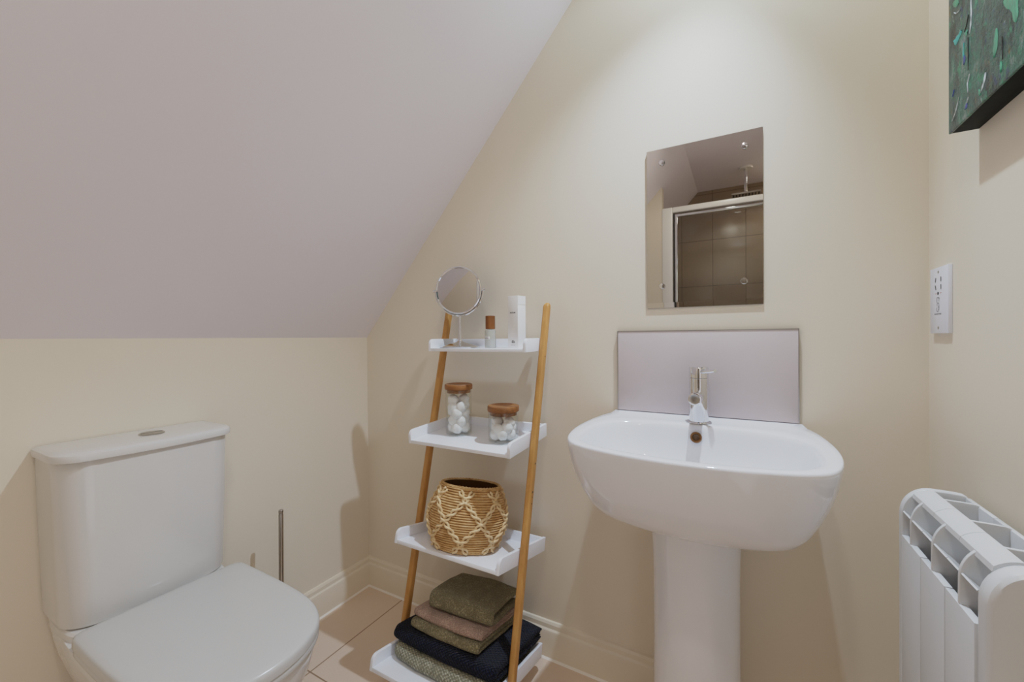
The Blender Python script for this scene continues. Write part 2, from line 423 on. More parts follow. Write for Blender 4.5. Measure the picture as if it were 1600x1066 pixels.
# knots and bolt holes on the near rail
k = MB()
for z, s in ((.62, .0035), (.606, .0022), (.588, .0022), (.70, .0030), (1.02, .0022)):
    y = -.050-.241*(1.2-z)+.012
    link('knot', MB().lathe([(s, 0), (s*.9, .0004), (.0002, .0005)], (XR+.0204, y, z), (1, 0, 0), 10), M['dark'], rr, LO)
SHELF = {'s1': (-.024, 1.037, .150, -.006), 's2': (-.026, .753, .249, -.045), 's3': (-.051, .381, .299, .224), 's4': (-.080, .049, .372, .197)}
def place(s, p):    # local tray coordinates (x from centre, y from back edge, z above tray bottom) -> world
    yb, zb, d, t = SHELF[s]
    return Vector((XC+p[0], yb, zb))+Matrix.Rotation(-t, 3, 'X') @ Vector((0, p[1], p[2]))
hwid = (XR-XL)/2-.0005; H = .042
for s, (yb, zb, d, t_) in SHELF.items():
    tr = lambda m: [setattr(m, 'v', [place(s, v) for v in m.v]), m][1]
    b = link('shelf_tray', tr(MB().box(-hwid+.010, hwid-.010, -d, -.010, 0, .011, .001)), M['tray'], L, LO)
    for sx in (-1, 1):
        xa, xb = (hwid-.010, hwid) if sx > 0 else (-hwid, -hwid+.010)
        q = .018; poly = [(0, 0), (0, H)]+[(-d+q-q*math.sin(a), H-q+q*math.cos(a)) for a in [PI/2*i/6 for i in range(7)]]+[(-d, 0)]
        link('side_panel', tr(MB().prism(poly, 'x', xa, xb, bev=.001)), M['tray'], b, LO)
    link('back_panel', tr(MB().box(-hwid+.010, hwid-.010, -.010, 0, 0, H*.96, .001)), M['tray'], b, LO)
    # dowels fixing the tray to the rails
    for sx in (-1, 1):
        yy = None
        for i in range(200):
            p = place(s, (0, -d*i/200, .02))
            if abs(p.y-(-.050-.241*(1.2-p.z)+.0125)) < .002: yy = -d*i/200; break
        if yy is not None:
            a = place(s, (sx*(hwid-.002), yy, .02)); link('dowel', MB().cyl(a, a+Vector((sx*.012, 0, 0)), .004, 12), M['steel'], L, LO)

# ------------------------------------------------------------------ items on tray 1
def on(s, x, y, h=.011): return place(s, (x, y, h))
# round cosmetic mirror
bp = on('s1', .580-XC, -.075)
V = thing('cosmetic_mirror', 'round chrome pedestal shaving mirror on the top tray', 'mirror', bp)
link('base', MB().lathe([(.070, 0), (.0715, .002), (.070, .004), (.055, .009), (.035, .014), (.015, .019), (.008, .023), (.006, .028)], bp, seg=56), M['chrome'], V, bp)
hc = bp+Vector((0, -.004, .200)); R_ = .0815
link('stem', MB().lathe([(.0058, .02), (.0052, .06), (.0048, .112)], bp, seg=20), M['chrome'], V, bp)
fwd = Vector((.29, -.955, .0)).normalized()     # mirror faces the room
sx_ = Vector((0, 0, 1)).cross(fwd).normalized(); up_ = fwd.cross(sx_)
arc = [hc+sx_*(R_+.006)*math.cos(a)+up_*(R_+.006)*math.sin(a) for a in [PI+PI*i/40 for i in range(41)]]
link('yoke', MB().tube(arc, .003, 10), M['chrome'], V, bp)
head = link('frame', MB().lathe([(R_-.004, .006), (R_-.001, .0085), (R_+.002, .007), (R_+.0032, 0), (R_+.002, -.007), (R_-.001, -.0085), (R_-.004, -.006)], hc, fwd, 72, cap0=False, cap1=False), M['chrome'], V, bp)
dome = lambda q: .0098-.0045*(q/R_)**2
gl = MB().lathe([(r_, dome(r_)) for r_ in [R_-.002]+[R_*k_/12 for k_ in range(11, 0, -1)]+[.0004]], hc, fwd, 72, cap0=False)
link('mirror_glass', gl, M['rmirror'], head, bp)
gl = MB().lathe([(R_-.002, -.0055), (.0005, -.0055)], hc, fwd, 72, cap0=False)
link('mirror_glass', gl, M['rmirror'], head, bp)
for sg in (-1, 1):
    a = hc+sx_*sg*(R_+.001)
    link('pivot_knob', MB().cyl(a, a+sx_*sg*.013, .0045, 16, .001), M['chrome'], V, bp)

# small bottle with wooden cap
p = on('s1', .722-XC, -.100)
bo = thing('fragrance_bottle', 'small frosted glass bottle with wooden cap on the top tray', 'bottle', p)
link('bottle_body', MB().lathe([(.0165, 0), (.0185, .002), (.0185, .056), (.0165, .0605), (.010, .062)], p, seg=40), M['bottleglass'], bo, p)
link('bottle_cap', MB().lathe([(.0152, .0625), (.0160, .0632), (.0160, .1050), (.0152, .1060), (.002, .1062)], p, seg=40), M['capwood'], bo, p)
def curved(r, a0, a1, z0, z1, n=8):
    m = MB(); vs = []; fs = []
    for i in range(n+1):
        a = a0+(a1-a0)*i/n
        for z in (z0, z1): vs.append(p+Vector((r*math.cos(a), r*math.sin(a), z)))
    for i in range(n): fs.append((2*i, 2*i+2, 2*i+3, 2*i+1))
    return m.add(vs, fs)
link('bottle_label', curved(.0188, math.radians(228), math.radians(296), .029, .038), M['card'], bo, p)
m = MB()
for a0, a1, z in ((232, 252, .031), (255, 282, .031), (236, 276, .0355)):
    q = curved(.0190, math.radians(a0), math.radians(a1), z, z+(.0018 if z < .033 else .0008)); m.add(q.v, q.f)
link('label_print', m, M['ink'], bo, p)

# white carton
p = on('s1', .815-XC, -.088)
bw, bd, bh = .040, .042, .166
az = math.radians(-8)
K = thing('carton_box', 'tall white cosmetics carton at the right end of the top tray', 'box', p, (0, 0, az))
link('carton', MB().box(-bw/2, bw/2, -bd/2, bd/2, .0002, bh, .0006), M['card'], K)
m = MB()
yfz = -bd/2-.0003
def strokes(m, cx, z, w, h, n, rnd):
    for i in range(n):
        x = cx-w/2+w*i/n; ww = w/n*rnd.uniform(.55, .9); hh = h*rnd.uniform(.55, 1)
        m.add([(x, yfz, z), (x+ww, yfz, z), (x+ww, yfz, z+hh), (x, yfz, z+hh)], [(0, 1, 2, 3)])
rnd = random.Random(3)
strokes(m, 0, .1105, .021, .0050, 7, rnd)
link('brand_print', m, M['ink'], K); m = MB()
strokes(m, 0, .0095, .018, .0012, 5, rnd)
link('small_print', m, M['ink'], K); m = MB()
for i in range(9):      # illegible little emblem
    a = 2*PI*i/9; x = .006*math.cos(a)*rnd.uniform(.3, 1.1); z = .0195+.0045*math.sin(a)*rnd.uniform(.3, 1)
    m.add([(x-.0016, yfz, z-.001), (x+.0016, yfz, z-.0012), (x+.0013, yfz, z+.0012), (x-.0014, yfz, z+.001)], [(0, 1, 2, 3)])
link('emblem', m, M['ink'], K)
link('lid_flap', MB().box(bw/2-.0002, bw/2+.0006, -bd/2+.001, bd/2-.001, bh-.028, bh-.0008), M['card'], K)

# ------------------------------------------------------------------ jars with cotton wool balls on tray 2
def jar(p, r, h, label):
    J = thing('glass_jar', label, 'jar', p)
    body = MB().lathe([(r-.004, .0004), (r, .004), (r, h-.004), (r-.001, h), (r-.0028, h), (r-.003, h-.004), (r-.003, .006), (r-.006, .004)], p, seg=48)
    link('jar_body', body, M['glass'], J, p)
    ld = link('jar_lid', MB().lathe([(r-.001, h+.001), (r+.002, h+.0015), (r+.003, h+.004), (r+.003, h+.016), (r+.0015, h+.0185), (r*.9, h+.019), (r*.8, h+.0165), (.001, h+.0165)], p, seg=56), M['lidwood'], J, p)
    ld['label'] = 'round wooden jar lid'
    link('lid_seal', MB().lathe([(r-.0036, h-.010), (r-.0032, h-.009), (r-.0034, h+.001)], p, seg=48), M['lidwood'], ld, p)
    return J
tilt2 = .045
pj1 = on('s2', .612-XC, -.1265); pj2 = on('s2', .795-XC, -.142)
jar(pj1, .0435, .150, 'taller glass jar with wooden lid and cotton balls at left of second tray')
jar(pj2, .0465, .094, 'shorter glass jar with wooden lid and cotton balls at right of second tray')
bm = bmesh.new(); bmesh.ops.create_icosphere(bm, subdivisions=3, radius=.0188)
for v in bm.verts:
    n_ = v.co.normalized(); v.co *= 1+.16*noise.noise(n_*1.8)+.08*noise.noise(n_*5)
cm = MB().frombm(bm)
proto = link('cotton_ball', cm, M['cotton'], angle=180); first = True
def pack(p, rin, levels, label, group):
    global first
    rb = .0175
    for li, (z, n, ph, rad) in enumerate(levels):
        for i in range(n):
            o = proto if first else proto.copy()
            if not first: COL.objects.link(o)
            first = False
            a = ph+2*PI*i/n
            o.location = p+Vector((rad*math.cos(a), rad*math.sin(a), z+random.uniform(-.003, .003)))
            o.rotation_euler = (random.uniform(0, 6), random.uniform(0, 6), random.uniform(0, 6))
            k_ = random.uniform(.92, 1.0); o.scale = (k_, k_, k_)
            tag(o, label, 'cotton ball', group)
pack(pj1, .040, [(.0245, 4, .3, .0205), (.048, 4, 1.1, .0205), (.072, 4, .35, .0205), (.096, 4, 1.1, .0205), (.119, 2, .9, .0185)], 'white cotton wool ball inside the taller glass jar', 'cotton balls in the taller jar')
pack(pj2, .043, [(.0245, 5, .1, .0235), (.045, 5, .75, .0235), (.0625, 2, .1, .020)], 'white cotton wool ball inside the shorter glass jar', 'cotton balls in the shorter jar')

# ------------------------------------------------------------------ basket on tray 3
t3 = SHELF['s3'][3]
pb = on('s3', -.004, -.186)
BK = thing('woven_basket', 'round straw basket with raised diamond braids on the third tray', 'basket', pb, (-t3, 0, 0))
HB = .186
def brad(f):      # outer radius against height fraction
    pts = [(0, .094), (.08, .104), (.25, .117), (.45, .1225), (.65, .119), (.85, .106), (1, .093)]
    for (a, ra), (b, rb) in zip(pts, pts[1:]):
        if f <= b:
            u = (f-a)/(b-a); return ra+(rb-ra)*u
    return pts[-1][1]
def bsm(f): return (brad(max(0, f-.05))+brad(f)+brad(min(1, f+.05)))/3
nr = 27; seg = 120; rings = []
per = 5
for i in range(nr*per+1):
    f = i/(nr*per); z = .001+f*(HB-.004)
    cyc = abs(math.sin(PI*i/per))
    ring = []
    for j in range(seg):
        a = 2*PI*j/seg
        wob = .0018*noise.noise(Vector((math.cos(a)*3, math.sin(a)*3, f*14)))+.0008*noise.noise(Vector((a*9, f*40, 1)))
        r = bsm(f)-.0045+.0058*cyc**.7+wob
        ring.append(Vector((r*math.cos(a), r*math.sin(a), z+.0012*noise.noise(Vector((math.cos(a)*2, math.sin(a)*2, f*9+5))))))
    rings.append(ring)
m = MB().loft(rings, True, False)
n0 = len(m.f)
inner = []
for i in range(13):
    f = 1-i/12; z = .001+f*(HB-.004)
    if i == 12: z = .006
    inner.append([Vector(((bsm(f)-.008)*math.cos(2*PI*j/seg), (bsm(f)-.008)*math.sin(2*PI*j/seg), z)) for j in range(seg)])
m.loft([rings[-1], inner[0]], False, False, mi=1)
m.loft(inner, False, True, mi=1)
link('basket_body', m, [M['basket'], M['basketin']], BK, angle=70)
m = MB()
def strand(path, rad, tw, amp, d=1):
    n_ = len(path)
    for ph in (0, PI):
        pts = []
        for i, (a, z, out) in enumerate(path):
            w = tw*i+ph
            r = out+.003+amp*.6*math.cos(w)
            t_ = amp*math.sin(w)*d
            pts.append((r*math.cos(a)-t_*math.sin(a), r*math.sin(a)+t_*math.cos(a), z-amp*.8*math.sin(w)))
        m.tube(pts, rad, 6)
nh = 7
for d in (1, -1):
    for k_ in range(nh):
        path = []
        for i in range(57):
            f = .03+.93*i/56
            path.append((2*PI*k_/nh+.25+d*(2*PI/nh)*1.55*(f-.5), .001+f*(HB-.004), bsm(f)))
        strand(path, .0038, .55, .0042, d)
link('braid_lattice', m, M['braid'], BK, angle=180)
m = MB()
def ringstrand(z, r, rad, amp, n_=110, tw=None):
    tw = tw or 2*PI*26/n_
    for ph in (0, PI):
        m.tube([((r+amp*math.cos(tw*i+ph))*math.cos(2*PI*i/n_), (r+amp*math.cos(tw*i+ph))*math.sin(2*PI*i/n_), z+amp*math.sin(tw*i+ph)) for i in range(n_)], rad, 6, closed=True)
ringstrand(HB-.002, .0915, .0034, .002)
link('rim', m, M['basket'], BK, angle=180)
m = MB(); ringstrand(.006, .0955, .003, .0018); link('base_ring', m, M['basket'], BK, angle=180)

# ------------------------------------------------------------------ towels on tray 4
t4 = SHELF['s4'][3]
def ribbon(path, th):
    n_ = len(path); up = []; dn = []
    for i, p_ in enumerate(path):
        a = path[max(0, i-1)]; b = path[min(n_-1, i+1)]
        t = (Vector(b)-Vector(a)).normalized(); nn = Vector((-t.y, t.x))
        k_ = 1.0
        if i in (0, n_-1): k_ = .55
        up.append(Vector(p_)+nn*th/2*k_); dn.append(Vector(p_)-nn*th/2*k_)
    return up, dn
def fold(yb, yf, z0, z1, th, n=14):
    """U-shaped folded layer, fold at the front (yf < yb)."""
    r = (z1-z0-th)/2; zc = (z0+z1)/2; pts = []
    ye = yf+th/2+r
    for i in range(n+1): pts.append((yb+(ye-yb)*i/n, z0+th/2))
    for i in range(1, 10): a = PI*i/10; pts.append((ye-(r+.0)*math.sin(a), zc-r*math.cos(a)))
    for i in range(n+1): pts.append((ye+(yb-ye)*i/n, z1-th/2))
    return pts
def towel(name, label, mats, x0, x1, yb, yf, z0, z1, inner=1, th=None, rot=0, sag=.006, seed=0, bow=.012, gap=.0, group='folded towels on the bottom tray', border=None):
    o = on('s4', (x0+x1)/2, (yb+yf)/2, z0)
    ROT = (Matrix.Rotation(-t4, 3, 'X') @ Matrix.Rotation(rot, 3, 'Z')).to_euler()
    h = z1-z0; m = MB(); nx = 40; wx = (x1-x0)/2; dep = (yb-yf)/2
    th = th or h*.36
    specs = [(dep, -dep, 0, h, th)]
    if inner:
        hh = h-2*th
        specs.append((dep*.98, -dep+th*1.3, th*.98, h-th*.98, hh*.40))
    for si, (b, f, za, zb, tt) in enumerate(specs):
        up, dn = ribbon(fold(b, f, za, zb, tt), tt)
        out = up+dn[::-1]; rings = []
        ex = wx*(1-.008*si)
        for i in range(nx+1):
            u = -1+2*i/nx; x = ex*u
            e = max(0, (abs(u)-.93)/.07); sh = 1-.35*e*e
            ring = []
            for j, q in enumerate(out):
                pr = out[len(out)-1-j]; mid = (q+pr)/2
                q2 = mid+(q-mid)*sh
                y, z = q2.x, q2.y
                zz = z/h
                nz = noise.noise(Vector((x*9+seed, y*9, seed*1.7)))
                n2 = noise.noise(Vector((x*28+seed, y*28, z*30+seed)))
                fr = max(0, 1-(y+dep)/(dep*.6))
                y += bow*u*u*fr + .004*noise.noise(Vector((x*14, z*40, seed)))*fr
                z += zz*(-sag*u*u+.005*nz)+.0013*n2*min(1, zz*3)
                z = max(z, .0002)
                xx = x+ .003*noise.noise(Vector((y*16, z*60, seed+3.3+si)))*abs(u)
                ring.append(Vector((xx, y, z)))
            rings.append(ring)
        o2 = len(m.v); n_ = len(out); nh_ = n_//2
        m.loft(rings, False, False)
        for ri in (0, nx):
            base_ = o2+ri*n_
            m.f += [(base_+j, base_+j+1, base_+n_-2-j, base_+n_-1-j) for j in range(nh_-1)]; m.mi += [0]*(nh_-1)
    if border:
        for fi, f in enumerate(m.f):
            c = sum((m.v[i] for i in f), Vector())/len(f)
            if c.z > h*.62 and c.y > border: m.mi[fi] = 1
    TW = link(name, m, mats, angle=80)
    TW.location = o; TW.rotation_euler = ROT
    return tag(TW, label, 'towel', group)

towel('folded_towel', 'sage green waffle towel lying at the bottom of the folded stack', [M['t_sage']], -.160, .163, -.030, -.322, .0112, .060, th=.017, seed=1, sag=.004)
towel('folded_towel', 'navy blue towel in the folded stack, second from the bottom', [M['t_navy']], -.176, .186, -.012, -.316, .058, .106, th=.017, seed=2, sag=.010)
towel('folded_towel', 'khaki towel in the folded stack between the navy and pink towels', [M['t_olive2']], -.126, .118, -.050, -.302, .104, .132, th=.011, seed=3, sag=.006, inner=0)
towel('folded_towel', 'dusty pink towel in the folded stack under the top olive towel', [M['t_pink']], -.130, .116, -.058, -.288, .130, .158, th=.011, seed=4, sag=.008, inner=1)
towel('folded_towel', 'olive green towel on top of the folded stack', [M['t_olive'], M['t_olivew']], -.098, .122, -.052, -.262, .156, .206, th=.015, seed=5, sag=.004, rot=.08, border=.0, inner=0)

# ------------------------------------------------------------------ washbasin
cx = 1.3405
HALF = [(0, -.476), (.08, -.470), (.15, -.455), (.20, -.436), (.235, -.406), (.257, -.350), (.268, -.27), (.267, -.18), (.257, -.09), (.243, -.035), (.233, -.006), (.225, -.0012), (.12, -.0010), (0, -.0010)]
HALF = [(x*1.008, y) for x, y in HALF]
full = [(x, y, 0) for x, y in HALF] + [(-x, y, 0) for x, y in HALF[-2:0:-1]]
NB = 144
OUT = spline(full, NB)
for p_ in OUT: p_.y = min(p_.y, -.001)
RZ = .850
BA = thing('pedestal_basin', 'white ceramic pedestal washbasin below the wall mirror', 'washbasin', (cx, -.2, 0))
BO = (cx, -.2, 0)
def oring(sx, sy, z, dz=None):
    out = []
    for p_ in OUT:
        out.append(Vector((cx+p_.x*sx, p_.y*sy, z)))
    return out
# inner bowl outline, sampled at the same directions
INH = [(0, -.452), (.08, -.446), (.15, -.432), (.195, -.412), (.222, -.380), (.236, -.32), (.238, -.25), (.228, -.19), (.20, -.150), (.15, -.128), (.08, -.118), (0, -.115)]
fin = [(x, y, 0) for x, y in INH] + [(-x, y, 0) for x, y in INH[-2:0:-1]]
IN = spline(fin, NB)
def iring(s, z, cy=-.285, dz=None):
    return [Vector((cx+p_.x*s, cy+(p_.y-cy)*s, z+(dz(p_) if dz else 0))) for p_ in IN]
def deck(y):   # small raised lip along the wall
    return .006*max(0, min(1, (y+.035)/.02))
rings = []
body = [(.40, .42, .6475), (.52, .55, .650), (.66, .70, .6565), (.745, .79, .667), (.80, .845, .682), (.85, .893, .705), (.905, .938, .74), (.945, .966, .77), (.975, .986, .80), (.992, .996, .826), (1, 1, .840), (1.0, 1.0, .845), (.997, .998, .8485), (.990, .994, .8502)]
for sx_1, sy_1, z in body: rings.append(oring(sx_1, sy_1, z))
for f in (.35, .7, 1.0):
    rg = []
    for a, b in zip(rings[len(body)-1], iring(1.012, .8502)):
        q = a.lerp(b, f); q.z = .8506 ; rg.append(q)
    rings.append(rg)
for s_, z in ((1.0, .8495), (.985, .846), (.97, .838), (.945, .815), (.91, .785), (.84, .752), (.72, .728), (.55, .714), (.35, .708), (.12, .706)):
    rings.append(iring(s_, z))
for rg in rings:
    for q in rg:
        if q.z > .845 and q.y > -.04: q.z += deck(q.y)
bs = link('basin', MB().loft(rings), M['ceramic'], BA, BO, angle=60)
ov = Vector((cx+.001, -.1285, .822))
od = Vector((0, -.95, .30))
o_ = link('overflow_ring', MB().lathe([(.0075, .004), (.0085, .0065), (.0125, .0065), (.014, .004), (.014, -.004)], ov, od, 32, cap0=False, cap1=False), M['bronze'], bs, BO)
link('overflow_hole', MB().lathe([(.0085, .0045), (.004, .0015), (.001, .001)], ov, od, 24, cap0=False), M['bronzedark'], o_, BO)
wd = link('waste_ring', MB().lathe([(.031, .7065), (.031, .7085), (.026, .7095), (.020, .7080), (.001, .7075)], (cx, -.285, 0), seg=36), M['chrome'], bs, BO)
# pedestal
def pring(hw, yf, z):
    pts = [(-hw*.92, -.02), (-hw, -.06), (-hw, yf+hw*.95)]
    for i in range(1, 16):
        a = PI*i/16; pts.append((-hw*math.cos(a), yf+hw*.95-hw*.95*math.sin(a)))
    pts += [(hw, yf+hw*.95), (hw, -.06), (hw*.92, -.02)]
    return [Vector((cx+x, y, z)) for x, y in pts]
pr = [(.112, -.262, 0), (.113, -.264, .01), (.104, -.258, .05), (.100, -.254, .12), (.098, -.252, .3), (.098, -.254, .5), (.101, -.262, .60), (.106, -.275, .665)]
link('pedestal', MB().loft([pring(*a) for a in pr]), M['ceramic'], BA, BO, angle=50)

# tap
tp = Vector((1.3440, -.074, .8505))
TP = thing('basin_tap', 'chrome single lever mixer tap on the washbasin', 'tap', tp)
link('base_flange', MB().lathe([(.0300, .0002), (.0310, .002), (.0300, .004), (.0245, .005)], tp, seg=40), M['chrome'], TP, tp)
link('tap_body', MB().lathe([(.0240, .004), (.0240, .118), (.0232, .119)], tp, seg=48), M['chrome'], TP, tp)
hd = link('lever_cap', MB().lathe([(.0232, .1195), (.0242, .1205), (.0242, .1465), (.0228, .1485), (.001, .1490)], tp, seg=48), M['chrome'], TP, tp)
a = tp+Vector((.008, -.018, .137)); link('lever', MB().tube([a, a+Vector((.016, -.020, .003)), a+Vector((.034, -.046, .007))], lambda f: .0058-.0012*f, 14), M['chrome'], hd, tp)
sp0 = tp+Vector((0, -.012, .070)); sp1 = tp+Vector((.0, -.118, .078))
so = link('spout', MB().cyl(sp0, sp1, .0150, 36, .0012), M['chrome'], TP, tp)
ax = (sp1-sp0).normalized()
link('aerator', MB().lathe([(.0122, .0004), (.0120, .0010), (.0105, .0004), (.0005, .0002)], sp1, ax, 28, cap0=False), M['steel'], so, tp)

# splashback tile with chrome trim
SB = thing('tile_splashback', 'mauve beige tile splashback with chrome trim behind the tap', 'splashback', (1.341, 0, .857))
so_ = (1.341, 0, .857)
link('tile', MB().box(1.1125, 1.5695, -.0095, -.0005, .8575, 1.0965, .0006), M['splash'], SB, so_)
for nm, bx_ in (('edge_trim', (1.1106, 1.1124, -.0104, -.0005, .8575, 1.0985)), ('edge_trim', (1.5696, 1.5714, -.0104, -.0005, .8575, 1.0985)), ('edge_trim', (1.1125, 1.5695, -.0104, -.0005, 1.0966, 1.0985))):
    e_ = link(nm, MB().box(*bx_, .0003), M['steel'], SB, so_)

# wall mirror
WM = thing('wall_mirror', 'frameless rectangular mirror fixed with four screw caps above the washbasin', 'mirror', (1.347, 0, 1.1645))
wo = (1.347, 0, 1.1645)
link('mirror_glass', MB().box(1.2004, 1.4944, -.0065, -.0006, 1.1795, 1.628), M['mirror'], WM, wo, smooth=False)
link('bevel_strip', MB().prism([(-.0065, 1.1795), (-.0040, 1.1645), (-.0006, 1.1645), (-.0006, 1.1795)], 'x', 1.2004, 1.4944), M['bevelglass'], WM, wo, smooth=False)
for px_, pz_ in ((1.243, 1.587), (1.453, 1.587), (1.242, 1.2275), (1.4505, 1.2275)):
    link('screw_cap', MB().lathe([(.0085, -.0055), (.0085, .003), (.0075, .0045), (.001, .005)], (px_, -.0065, pz_), (0, -1, 0), 32), M['chrome'], WM, wo)

# shaver socket
SK = thing('shaver_socket', 'white shaver socket plate on the right wall', 'socket', (W, -.08, 1.15))
ko = (W, -.08, 1.15)
x1 = W-.007
fp = link('faceplate', MB().box(x1, W, -.118, -.030, 1.0825, 1.222, .0010), M['socket'], SK, ko)
def disc(y, z, r, mat, name, par=fp):
    return link(name, MB().lathe([(r, -.001), (r, .0004), (r*.4, .0006), (.0001, .0006)], (x1, y+.0135, z), (-1, 0, 0), 18), mat, par, ko)
for z in (1.212, 1.094): disc(-.0855, z, .0030, M['steel'], 'screw')
m = MB()
for y, z, t_ in ((-.0725, 1.196, .3), (-.0985, 1.196, 0), (-.0725, 1.180, -.3), (-.0985, 1.180, 0)):
    v = [Vector((x1-.0004, y+.0135+dy*math.cos(t_)-dz*math.sin(t_), z+dy*math.sin(t_)+dz*math.cos(t_))) for dy, dz in ((-.0016, -.005), (.0016, -.005), (.0016, .005), (-.0016, .005))]
    link('pin_slot', MB().add(v, [(0, 1, 2, 3)]), M['dark'], fp, ko)
disc(-.0845, 1.167, .0034, M['dark'], 'indicator')
m = MB()
def q(m, y, z, w, h): y += .0135; m.add([(x1-.0004, y-w/2, z-h/2), (x1-.0004, y+w/2, z-h/2), (x1-.0004, y+w/2, z+h/2), (x1-.0004, y-w/2, z+h/2)], [(0, 1, 2, 3)])
for y in (-.072, -.076, -.096, -.100): q(m, y, 1.167, .0028, .0014)
link('voltage_print', m, M['red'], fp, ko)
m = MB()      # pictogram of a shaver on its cord
q(m, -.079, 1.153, .0012, .010); q(m, -.089, 1.154, .0012, .008); q(m, -.084, 1.158, .010, .0012); q(m, -.0905, 1.1565, .004, .0012)
for i in range(10):
    a = PI*1.5*i/10; q(m, -.0845+.0045*math.cos(a), 1.142+.005*math.sin(a), .0016, .0016)
for i in range(9):
    a = PI+PI*1.4*i/9; q(m, -.0825+.0045*math.cos(a), 1.133+.0045*math.sin(a), .0016, .0016)
q(m, -.089, 1.137, .0014, .010)
link('shaver_symbol', m, M['ink'], fp, ko)
m = MB(); rn = random.Random(5)
for i in range(10): q(m, -.068-i*.0035, 1.1235, .0022, .0026*rn.uniform(.7, 1.1))
link('caption_print', m, M['inklight'], fp, ko)

# ------------------------------------------------------------------ radiator
RX = 1.7044; RB = 1.797; PT = .704; BOT = .17
RD = thing('electric_radiator', 'white ribbed electric radiator mounted on the right wall', 'radiator', (1.75, -.38, BOT)); ro = (1.75, -.38, BOT)
def top_outline(ins=0.0, n=12):
    """(x, z) front shoulder over the top to the back."""
    pts = []
    cxr, czr, rx, rz = RX+.044, .742, .044-ins, .052-ins
    for i in range(n+1):
        a = PI-PI/2*i/n; pts.append((cxr+rx*math.cos(a), czr+rz*math.sin(a)))
    pts += [(1.772, .7935-ins), (1.786, .7925-ins)]
    for i in range(1, 5):
        a = PI/2-PI/2*i/4; pts.append((RB-.011+(.011-ins)*math.cos(a), .7805+(.0118-ins)*math.sin(a)))
    return pts
TOPO = top_outline()
def cap(y0, y1, bev):
    poly = [(RX, BOT)]+TOPO+[(RB, BOT)]
    return MB().prism(poly, 'y', y0, y1, bev=bev)
link('end_cap', cap(-.2375, -.222, .004), M['rad'], RD, ro, angle=30)
link('end_cap', cap(-.545, -.5125, .010), M['rad'], RD, ro, angle=30)
seams = [-.2375, -.330, -.4227, -.5125]; fins = [-.281, -.3735, -.4655]
def band(y0, y1):
    ol = [p_ for p_ in TOPO if RX+.0155 <= p_[0] <= 1.768]
    # include exact ends
    inn = [p_ for p_ in top_outline(.004) if RX+.0155 <= p_[0] <= 1.768]
    return MB().prism(ol+inn[::-1], 'y', y0, y1)
for y1, y0, yf in zip(seams[:-1], seams[1:], fins):
    el = link('radiator_section', MB().box(RX, RX+.010, y0+.0015, y1-.0015, BOT, PT, .0012), M['rad'], RD, ro)
    link('top_band', band(y0+.0004, y1-.0004), M['rad'], el, ro, angle=30)
    poly = [(RX+.0005, PT-.03)]+top_outline(.0008)+[(RB-.001, .66), (RX+.010, .66)]
    link('fin', MB().prism(poly, 'y', yf-.003, yf+.003, bev=.0012), M['rad'], el, ro, angle=30)
    link('seam', MB().box(RX+.0035, RX+.009, y0-.0016, y0+.0016, BOT+.005, PT-.004), M['dark'], el, ro) if y0 > -.5 else None
    link('slat', MB().prism([(RX+.002, .7475), (RX+.004, .749), (RX+.034, .722), (RX+.032, .7195)], 'y', y0+.0007, y1-.0007), M['rad'], el, ro)
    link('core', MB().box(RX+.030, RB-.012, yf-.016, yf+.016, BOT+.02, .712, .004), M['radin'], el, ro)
    link('back_rail', MB().box(RB-.0075, RB, y0+.0004, y1-.0004, BOT, .7885, .002), M['rad'], el, ro)
link('wall_bracket', MB().box(RB-.002, W, -.30, -.27, .55, .60, .002), M['steel'], RD, ro)
link('wall_bracket', MB().box(RB-.002, W, -.49, -.46, .55, .60, .002), M['steel'], RD, ro)

# ------------------------------------------------------------------ painting
PA = thing('canvas_painting', 'dark green abstract oil painting on deep canvas high on the right wall', 'painting', (W, -.48, 1.70)); po = (W, -.48, 1.70)
px0 = 1.774
link('canvas', MB().box(px0, px0+.004, -.76, -.2205, 1.4452, 2.02, .001), M['canvas'], PA, po)
link('canvas_edge', MB().box(px0+.0005, W, -.7595, -.2209, 1.4456, 2.0195, .001), M['canvasedge'], PA, po)
def dab(pts, w, mat):
    m = MB(); n_ = len(pts)-1; rows = []
    c = spline([(p_[0], p_[1], 0) for p_ in pts], 2, False) if False else pts
    P = []
    for i in range(n_):
        for j in range(6):
            f = j/6; P.append((pts[i][0]+(pts[i+1][0]-pts[i][0])*f, pts[i][1]+(pts[i+1][1]-pts[i][1])*f))
    P.append(pts[-1]); k_ = len(P)-1; vs = []
    for i, (y, z) in enumerate(P):
        f = i/k_; ww = w*(math.sin(PI*min(1, .08+.92*f)))**.6*(1+.5*noise.noise(Vector((y*90, z*90, 2))))
        a = P[max(0, i-1)]; b = P[min(k_, i+1)]; t_ = Vector((b[0]-a[0], b[1]-a[1])).normalized()
        vs += [(px0-.0003, y-t_.y*ww, z+t_.x*ww), (px0-.0012, y, z), (px0-.0003, y+t_.y*ww, z-t_.x*ww)]
    fs = []
    for i in range(k_):
        for j in range(2): fs.append((3*i+j, 3*i+3+j, 3*i+4+j, 3*i+1+j))
    m.add(vs, fs)
    o = link('paint_stroke', m, M['dab_'+mat], PA, po)
dab([(-.304, 1.635), (-.305, 1.60), (-.300, 1.578)], .0028, 'white')
dab([(-.296, 1.612), (-.290, 1.600), (-.282, 1.592)], .0012, 'black')
dab([(-.271, 1.602), (-.262, 1.598), (-.250, 1.596), (-.242, 1.602)], .0058, 'teal')
dab([(-.280, 1.575), (-.277, 1.560), (-.279, 1.551)], .0032, 'teal')
dab([(-.281, 1.553), (-.280, 1.538)], .0038, 'blue')
